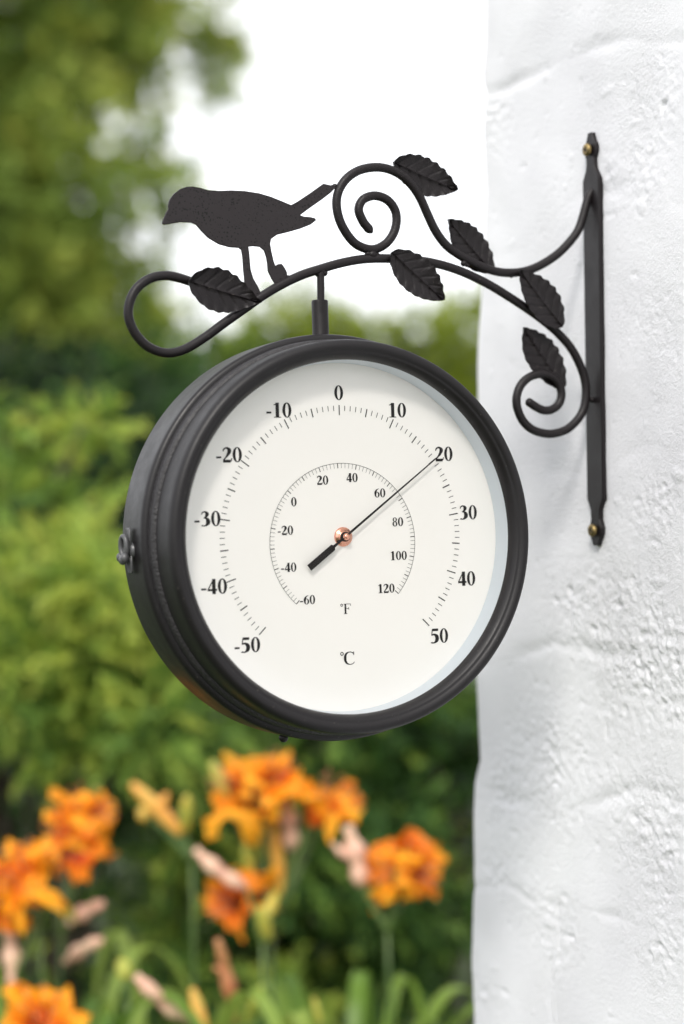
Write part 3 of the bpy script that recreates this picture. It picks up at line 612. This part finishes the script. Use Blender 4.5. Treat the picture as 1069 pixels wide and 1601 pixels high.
# distant trees closing the view to the left and right of the garden
for i, (px, d, hgt, wd, lab) in enumerate([(-170, 13.5, 4.6, .8, 'darker tree standing behind the tall left tree'), (-900, 14, 1.6, 1.6, 'low rounded tree beyond the left edge of the photo')]):
    f_ = foot_at(px, d); rnd = random.Random(50 + i)
    bb = [((f_.x + rnd.gauss(0, wd * .4), f_.y + rnd.gauss(0, wd * .4), hgt * .6 + rnd.uniform(-.35, .4) * hgt), rnd.uniform(.35, .6), rnd.uniform(.2, .7)) for _ in range(60)]
    plant('broadleaf_tree', lab, 'tree', None, bb, f_, .12, 60 + i, LEAF_TREE, sprays=26, leaves=14, spray_len=.25, leaf_len=.09, leaf_w=.05)

# hedge shrubs, 7 m away: tops reach just above the top of the drum
def hedge(px0, px1, top, dep, seed, lab, bri, n=46):
    rnd = random.Random(seed); out = []
    for k in range(n):
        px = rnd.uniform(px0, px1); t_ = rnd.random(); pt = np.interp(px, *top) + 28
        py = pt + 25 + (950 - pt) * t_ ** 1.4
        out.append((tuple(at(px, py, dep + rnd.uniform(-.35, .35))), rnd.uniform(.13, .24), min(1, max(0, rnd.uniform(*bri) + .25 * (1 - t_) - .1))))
    plant('hedge_shrub', lab, 'shrub', 'clipped shrubs across the back of the garden', out, foot_at((px0 + px1) / 2, dep), .05, seed, LEAF_HEDGE, leafname='foliage', trunkname='stem', sprays=30, leaves=14, spray_len=.11, leaf_len=.04, leaf_w=.022, droop=.1, spread=.7)
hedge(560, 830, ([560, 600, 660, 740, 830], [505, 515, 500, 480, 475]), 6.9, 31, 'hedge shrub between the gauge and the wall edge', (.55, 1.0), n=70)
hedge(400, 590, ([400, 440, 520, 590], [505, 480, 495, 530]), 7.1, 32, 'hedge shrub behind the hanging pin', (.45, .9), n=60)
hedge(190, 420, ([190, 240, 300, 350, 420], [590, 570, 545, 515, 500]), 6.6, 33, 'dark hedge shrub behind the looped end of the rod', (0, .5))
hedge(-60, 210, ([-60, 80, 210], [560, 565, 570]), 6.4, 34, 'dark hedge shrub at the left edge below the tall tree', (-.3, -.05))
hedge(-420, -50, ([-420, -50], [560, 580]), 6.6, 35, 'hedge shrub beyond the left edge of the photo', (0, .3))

# feathery conifer shrubs, 3 to 4 m away
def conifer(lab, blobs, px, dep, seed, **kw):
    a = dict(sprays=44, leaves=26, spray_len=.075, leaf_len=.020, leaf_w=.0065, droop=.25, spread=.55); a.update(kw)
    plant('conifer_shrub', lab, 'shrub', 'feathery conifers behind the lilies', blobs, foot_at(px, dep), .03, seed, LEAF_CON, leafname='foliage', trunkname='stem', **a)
def B_(lst, dep, jit=.12, seed=1):
    rnd = random.Random(seed); return [(tuple(at(x, y, dep + rnd.uniform(-jit, jit))), r_, b) for x, y, r_, b in lst]
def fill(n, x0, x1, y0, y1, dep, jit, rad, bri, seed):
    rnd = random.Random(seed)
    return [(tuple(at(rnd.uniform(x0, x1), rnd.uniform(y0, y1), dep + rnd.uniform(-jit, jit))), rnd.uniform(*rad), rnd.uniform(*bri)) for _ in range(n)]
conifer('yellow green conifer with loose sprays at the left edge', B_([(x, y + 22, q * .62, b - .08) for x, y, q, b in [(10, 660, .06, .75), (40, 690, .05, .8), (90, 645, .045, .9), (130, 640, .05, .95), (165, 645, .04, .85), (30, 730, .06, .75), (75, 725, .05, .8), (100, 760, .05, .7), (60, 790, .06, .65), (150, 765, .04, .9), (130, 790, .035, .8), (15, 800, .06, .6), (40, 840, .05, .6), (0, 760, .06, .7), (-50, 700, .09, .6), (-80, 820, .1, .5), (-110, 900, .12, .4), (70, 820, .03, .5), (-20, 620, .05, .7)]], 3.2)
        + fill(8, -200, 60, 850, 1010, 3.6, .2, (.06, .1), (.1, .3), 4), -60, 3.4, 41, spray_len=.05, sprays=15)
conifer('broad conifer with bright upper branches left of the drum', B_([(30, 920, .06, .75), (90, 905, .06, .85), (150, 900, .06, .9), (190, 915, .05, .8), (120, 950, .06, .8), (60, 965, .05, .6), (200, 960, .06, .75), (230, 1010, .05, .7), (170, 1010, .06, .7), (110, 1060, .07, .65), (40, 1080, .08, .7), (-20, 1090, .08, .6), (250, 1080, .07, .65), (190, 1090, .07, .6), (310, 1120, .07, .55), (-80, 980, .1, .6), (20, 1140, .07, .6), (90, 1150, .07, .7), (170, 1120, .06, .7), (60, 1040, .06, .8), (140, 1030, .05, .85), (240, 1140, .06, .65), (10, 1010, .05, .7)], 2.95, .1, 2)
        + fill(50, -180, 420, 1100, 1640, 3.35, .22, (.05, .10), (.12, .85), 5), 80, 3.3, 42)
conifer('conifer behind the lilies under the drum', fill(48, 300, 640, 1030, 1640, 3.3, .22, (.05, .10), (.12, .85), 6) + fill(18, 180, 620, 560, 1050, 3.8, .2, (.1, .13), (-.1, .25), 16), 450, 3.5, 43)  # second fill: low tints paint dark gap shade into the leaf colour
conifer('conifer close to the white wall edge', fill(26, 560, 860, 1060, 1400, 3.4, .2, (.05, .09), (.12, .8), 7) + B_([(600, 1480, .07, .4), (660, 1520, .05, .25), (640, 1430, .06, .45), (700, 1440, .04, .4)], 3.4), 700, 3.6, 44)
conifer('conifer with shade put into its dark leaf colour above the left conifers', fill(44, -80, 260, 585, 1060, 4.3, .2, (.1, .15), (-.25, .05), 8), 60, 4.4, 45)  # leaf tints kept at the dark end to imitate shaded gaps

# ------------------------------------------------------------------ day lilies
def petal_flower(org, c, face, s, seed, material, parent):
    """six recurved ruffled petals round the axis 'face'"""
    rnd = random.Random(seed); face = Vector(face).normalized(); q = face.to_track_quat('Z', 'Y')
    V = []; Fs = []; T = []; nt_, ns = 12, 8
    for k in range(6):
        a = k * math.pi / 3 + rnd.uniform(-.12, .12); inner = k % 2
        wd = (.27 if inner else .17) * s * rnd.uniform(.9, 1.1); ln = rnd.uniform(.92, 1.08); rec = rnd.uniform(.7, 1.7)
        n0 = len(V); tw = rnd.uniform(-.25, .25); ph = rnd.uniform(0, 6)
        for i in range(nt_ + 1):
            t_ = i / nt_
            rr = s * (.06 + .52 * t_ ** 1.25) * ln if t_ < .8 else s * (.06 + .52 * .8 ** 1.25 + .42 * (t_ - .8)) * ln
            zz = s * (-.62 + .95 * t_ - .55 * rec * max(0, t_ - .45) ** 1.6 * 2.6)
            ww = wd * (math.sin(math.pi * min(1, (t_ * .86 + .10))) ** .8)
            for j in range(-ns // 2, ns // 2 + 1):
                u = j / (ns / 2)
                ruf = s * .10 * abs(u) ** 2 * math.sin(t_ * 17 + ph + u * 2) * t_
                ang = a + u * ww / max(rr, .12 * s) * (.55 if t_ < .15 else 1) * .9 + tw * t_
                V.append(Vector(c) + q @ Vector((rr * math.cos(ang), rr * math.sin(ang), zz + ruf + s * .05 * u * u)) - Vector(org))
        W = ns + 1
        for i in range(nt_):
            for j in range(ns):
                Fs.append((n0 + i * W + j, n0 + i * W + j + 1, n0 + (i + 1) * W + j + 1, n0 + (i + 1) * W + j))
                t_ = (i + .5) / nt_; u = abs((j + .5) / ns * 2 - 1)
                mid = math.exp(-(u / .25) ** 2)
                T.append(min(1, max(0, (0.02 + .3 * t_ / .45) if t_ < .45 else .32 + .75 * (t_ - .45) + .18 * u + .1 * mid + rnd.uniform(-.05, .05))))
    V = [v + Vector((noise.noise(v * 55 + Vector((seed, 0, 0))), noise.noise(v * 55 + Vector((0, seed, 9))), noise.noise(v * 55 + Vector((5, 0, seed))))) * s * .19 for v in V]
    o = link('flower', V, Fs, material, parent)
    at_ = o.data.attributes.new('tint', 'FLOAT', 'FACE'); at_.data.foreach_set('value', T)
    mb = MB(org)
    for k in range(6):
        a = k * 1.05 + .3; b0 = Vector(c) + q @ Vector((0, 0, -.45 * s)); b1 = Vector(c) + q @ Vector((.16 * s * math.cos(a), .16 * s * math.sin(a), .12 * s)); b2 = b1 + q @ Vector((.06 * s * math.cos(a), .06 * s * math.sin(a), .10 * s))
        tube(mb, [b0, b1, b2], .0009, 5); ball(mb, b2, .0022, 6, 4)
    mb.build('stamen', BUDR, o)
    return o

def bud(org, a, b, r, material, parent, wither=False, seed=0):
    a, b = Vector(a), Vector(b); rnd = random.Random(seed); n = 12; ax = (b - a); side = ax.orthogonal().normalized()
    pts = []; rad = []
    for i in range(n + 1):
        t_ = i / n; pts.append(a + ax * t_ + side * ax.length * .06 * math.sin(t_ * 3.1) * (1 if wither else .4))
        rr = r * (math.sin(math.pi * min(1, .12 + .8 * t_)) ** .7)
        if wither: rr *= 1 + .25 * math.sin(t_ * 14 + seed)
        if wither and t_ > .9: rr = r * .55
        rad.append(max(rr, .0008))
    mb = MB(org); tube(mb, pts, rad, 10); return mb.build('bud', material, parent)

def stemtube(org, pts, r, parent, name='stem'):
    mb = MB(org)
    for pl in pts:
        q = [Vector(p) for p in catmull([tuple(p) for p in pl], 6)]; n = len(q)
        tube(mb, q, [r * (1.15 - .5 * i / n) for i in range(n)], 8)
    return mb.build(name, STEM, parent)

def blades(org, specs, parent):
    """strap leaves: foot point, tip point, rise, half width"""
    V = []; Fs = []; T = []
    for (f_, tip, rise, wd, tn) in specs:
        f_, tip = Vector(f_), Vector(tip); n = 22; n0 = len(V); mid = (f_ + tip) / 2; top = Vector((mid.x, mid.y, 0)) * 0
        side = (tip - f_).cross(Vector((0, 0, 1))); side = side.normalized() if side.length > 1e-5 else Vector((1, 0, 0))
        c1 = Vector((f_.x * .9 + tip.x * .1, f_.y * .9 + tip.y * .1, rise)); c2 = Vector((f_.x * .35 + tip.x * .65, f_.y * .35 + tip.y * .65, rise * 1.04))
        for i in range(n + 1):
            t_ = i / n; p = f_ * (1 - t_) ** 3 + c1 * 3 * t_ * (1 - t_) ** 2 + c2 * 3 * t_ * t_ * (1 - t_) + tip * t_ ** 3
            w_ = wd * (1 - t_ ** 3) ** .8 + .0004
            for u in (-1, 0, 1): V.append(p + side * w_ * u - Vector((0, 0, .35 * w_ if u == 0 else 0)) - Vector(org))
        for i in range(n):
            for j in range(2):
                Fs.append((n0 + i * 3 + j, n0 + i * 3 + j + 1, n0 + i * 3 + j + 4, n0 + i * 3 + j + 3)); T.append(min(1, max(0, tn + .2 * (i / n - .5))))
    o = link('leaves', V, Fs, BLADE, parent)
    a = o.data.attributes.new('tint', 'FLOAT', 'FACE'); a.data.foreach_set('value', T)
    return o

LK = 1.13
GL = 'orange daylilies growing below the thermometer'
MATS = {'o': LILY, 'd': LILYD, 'y': BUDY, 'b': BUDO, 'p': BUDP, 'r': BUDR}
def lily(label, footpx, dep, node, flowers, buds, seed, nblades=5, extra=(), split=True):
    """node: px where the scape divides; flowers (px,py,size m,face,(mat)); buds (tail px, tip px, radius m, mat)"""
    dep *= LK; ft = foot_at(footpx, dep); root = empty('daylily', ft, label, 'daylily', GL); N0 = at(*node, dep); rnd = random.Random(seed)
    lines = [[ft, (ft + N0) / 2 + Vector((rnd.uniform(-.02, .02), rnd.uniform(-.02, .02), 0)), N0]]
    for i, (px, py, s, face, mt) in enumerate(flowers):
        c = at(px, py, dep + rnd.uniform(-.05, .05)); fv = RT * face[0] + UP * face[1] - _fw * face[2]; fv.normalize()
        s *= LK * 1.04; fl = petal_flower(ft, c, fv, s, seed * 7 + i, MATS[mt], root)
        b = c - fv * s * .62; lines.append([N0, (N0 + b) / 2 + Vector((0, 0, -.004)), b - fv * .01, b])
    for i, (a, b, r_, mt) in enumerate(buds):
        A = at(*a, dep); Bp = at(*b, dep + rnd.uniform(-.02, .02)); bud(ft, A, Bp, r_ * LK, MATS[mt], root, mt in 'pr', seed + i)
        lines.append([N0, (N0 + A) / 2, A])
    stemtube(ft, lines, .0038, root)
    sp = []
    for k in range(nblades):
        a = rnd.uniform(0, 6.28); ln = rnd.uniform(.22, .42); tip = ft + Vector((math.cos(a) * ln, math.sin(a) * ln, rnd.uniform(.25, .55)))
        sp.append((ft + Vector((math.cos(a) * .02, math.sin(a) * .02, 0)), tip, rnd.uniform(.5, .75), rnd.uniform(.008, .012), rnd.uniform(.2, .8)))
    for (p, d_, rise, tn) in extra:
        sp.append((ft, at(*p, dep + d_), rise, .013, tn))
    blades(ft, sp, root)

lily('daylily with a tall stacked cluster of orange blooms left of the leaning bud', 105, 2.08, (95, 1455), [(128, 1262, .082, (.35, .95, .35), 'o'), (108, 1322, .078, (-.35, .1, .9), 'd'), (92, 1292, .062, (-.5, .6, .4), 'o'), (158, 1270, .055, (.8, .3, .5), 'o')], [((118, 1440), (96, 1412), .006, 'y'), ((105, 1445), (163, 1412), .0085, 'p'), ((100, 1505), (160, 1470), .008, 'p')], 1)
lily('daylily with a loose orange bloom cluster cut by the left edge', 70, 2.0, (60, 1440), [(22, 1362, .092, (-.4, .7, .6), 'o'), (-8, 1395, .08, (-.2, .2, .9), 'd'), (45, 1335, .05, (.5, .7, .4), 'o')], [((18, 1540), (12, 1440), .0095, 'p')], 2)
lily('daylily bloom low in the bottom left corner', 40, 1.9, (60, 1650), [(62, 1585, .092, (.1, .8, .55), 'o')], [], 3)
lily('daylily with the widest cluster of orange blooms right under the drum', 425, 2.1, (425, 1450), [(385, 1225, .105, (-.25, .9, .45), 'o'), (515, 1240, .078, (.5, .85, .35), 'o'), (432, 1205, .075, (.3, .7, .4), 'o'), (352, 1222, .06, (-.7, .4, .5), 'o'), (410, 1245, .07, (.1, .1, .9), 'd'), (545, 1255, .05, (.7, .2, .6), 'd')], [((360, 1255), (330, 1190), .0085, 'y'), ((455, 1330), (447, 1255), .0105, 'p'), ((420, 1350), (395, 1262), .008, 'y'), ((395, 1370), (382, 1320), .0075, 'y'), ((440, 1400), (428, 1290), .0075, 'b')], 4)
lily('daylily with deep orange blooms facing down in the middle below the widest cluster', 410, 2.05, (410, 1470), [(352, 1412, .072, (-.6, .1, .6), 'd'), (405, 1395, .05, (.1, -.5, .8), 'o')], [((385, 1388), (305, 1328), .0085, 'p'), ((412, 1440), (432, 1395), .008, 'y'), ((420, 1470), (405, 1420), .008, 'y')], 5)
lily('daylily with a ragged deep orange bloom nearest the white wall', 605, 2.05, (605, 1455), [(632, 1350, .09, (.1, .45, .85), 'd'), (605, 1365, .06, (-.7, .2, .5), 'o'), (665, 1368, .055, (.7, .1, .6), 'o')], [((565, 1385), (543, 1292), .0115, 'p'), ((552, 1345), (520, 1318), .005, 'p')], 6, extra=[((745, 1640), -.1, .62, .75), ((480, 1650), -.1, .66, .6), ((705, 1575), -.05, .6, .8)])
lily('daylily stem with an unopened bud leaning left', 305, 2.12, (300, 1345), [], [((283, 1305), (205, 1225), .0095, 'b'), ((290, 1300), (292, 1245), .0085, 'y'), ((245, 1270), (262, 1240), .006, 'b'), ((222, 1262), (225, 1285), .007, 'b')], 7)
lily('daylily stem with a thin withered red bud', 360, 1.98, (372, 1640), [], [((365, 1600), (340, 1470), .0072, 'r'), ((352, 1525), (335, 1512), .004, 'r'), ((385, 1600), (410, 1540), .006, 'y')], 8)
lily('daylily stem with a drooping bud at the bottom edge', 310, 1.95, (320, 1650), [], [((310, 1600), (212, 1525), .0085, 'p'), ((320, 1620), (300, 1545), .0075, 'b')], 9, extra=[((150, 1640), -.05, .64, .7), ((345, 1560), .1, .62, .75), ((250, 1650), -.1, .68, .65)])
lily('daylily leaves without bloom arching at the bottom', 480, 1.95, (505, 1640), [], [((500, 1600), (490, 1560), .004, 'y')], 10, nblades=6, extra=[((560, 1650), -.2, .7, .9), ((400, 1650), -.1, .66, .6), ((620, 1640), -.25, .69, .7)])
lily('daylily leaves arching over at the lower left', 190, 2.0, (200, 1560), [], [((198, 1530), (188, 1500), .009, 'y')], 11, nblades=6, extra=[((120, 1650), 0, .66, .6), ((270, 1640), -.1, .67, .8)])

rnd = random.Random(77)
for i, (px, dep, lab) in enumerate([(30, 2.3, 'tuft of strap leaves in the bottom left corner'), (250, 2.35, 'tuft of strap leaves behind the drooping bud'), (380, 2.25, 'tuft of strap leaves at the foot of the middle blooms'), (520, 2.3, 'tuft of arching strap leaves right of the middle blooms')]):
    ft = foot_at(px, dep); root = empty('daylily', ft, lab, 'daylily', 'daylily tufts without flowers'); sp = []
    for k in range(13):
        a = rnd.uniform(0, 6.28); ln = rnd.uniform(.15, .38); tip = ft + Vector((math.cos(a) * ln, math.sin(a) * ln, rnd.uniform(.40, .70)))
        sp.append((ft + Vector((math.cos(a) * .03, math.sin(a) * .03, 0)), tip, rnd.uniform(.80, 1.0), rnd.uniform(.010, .016), rnd.uniform(.1, .95)))
    blades(ft, sp, root)
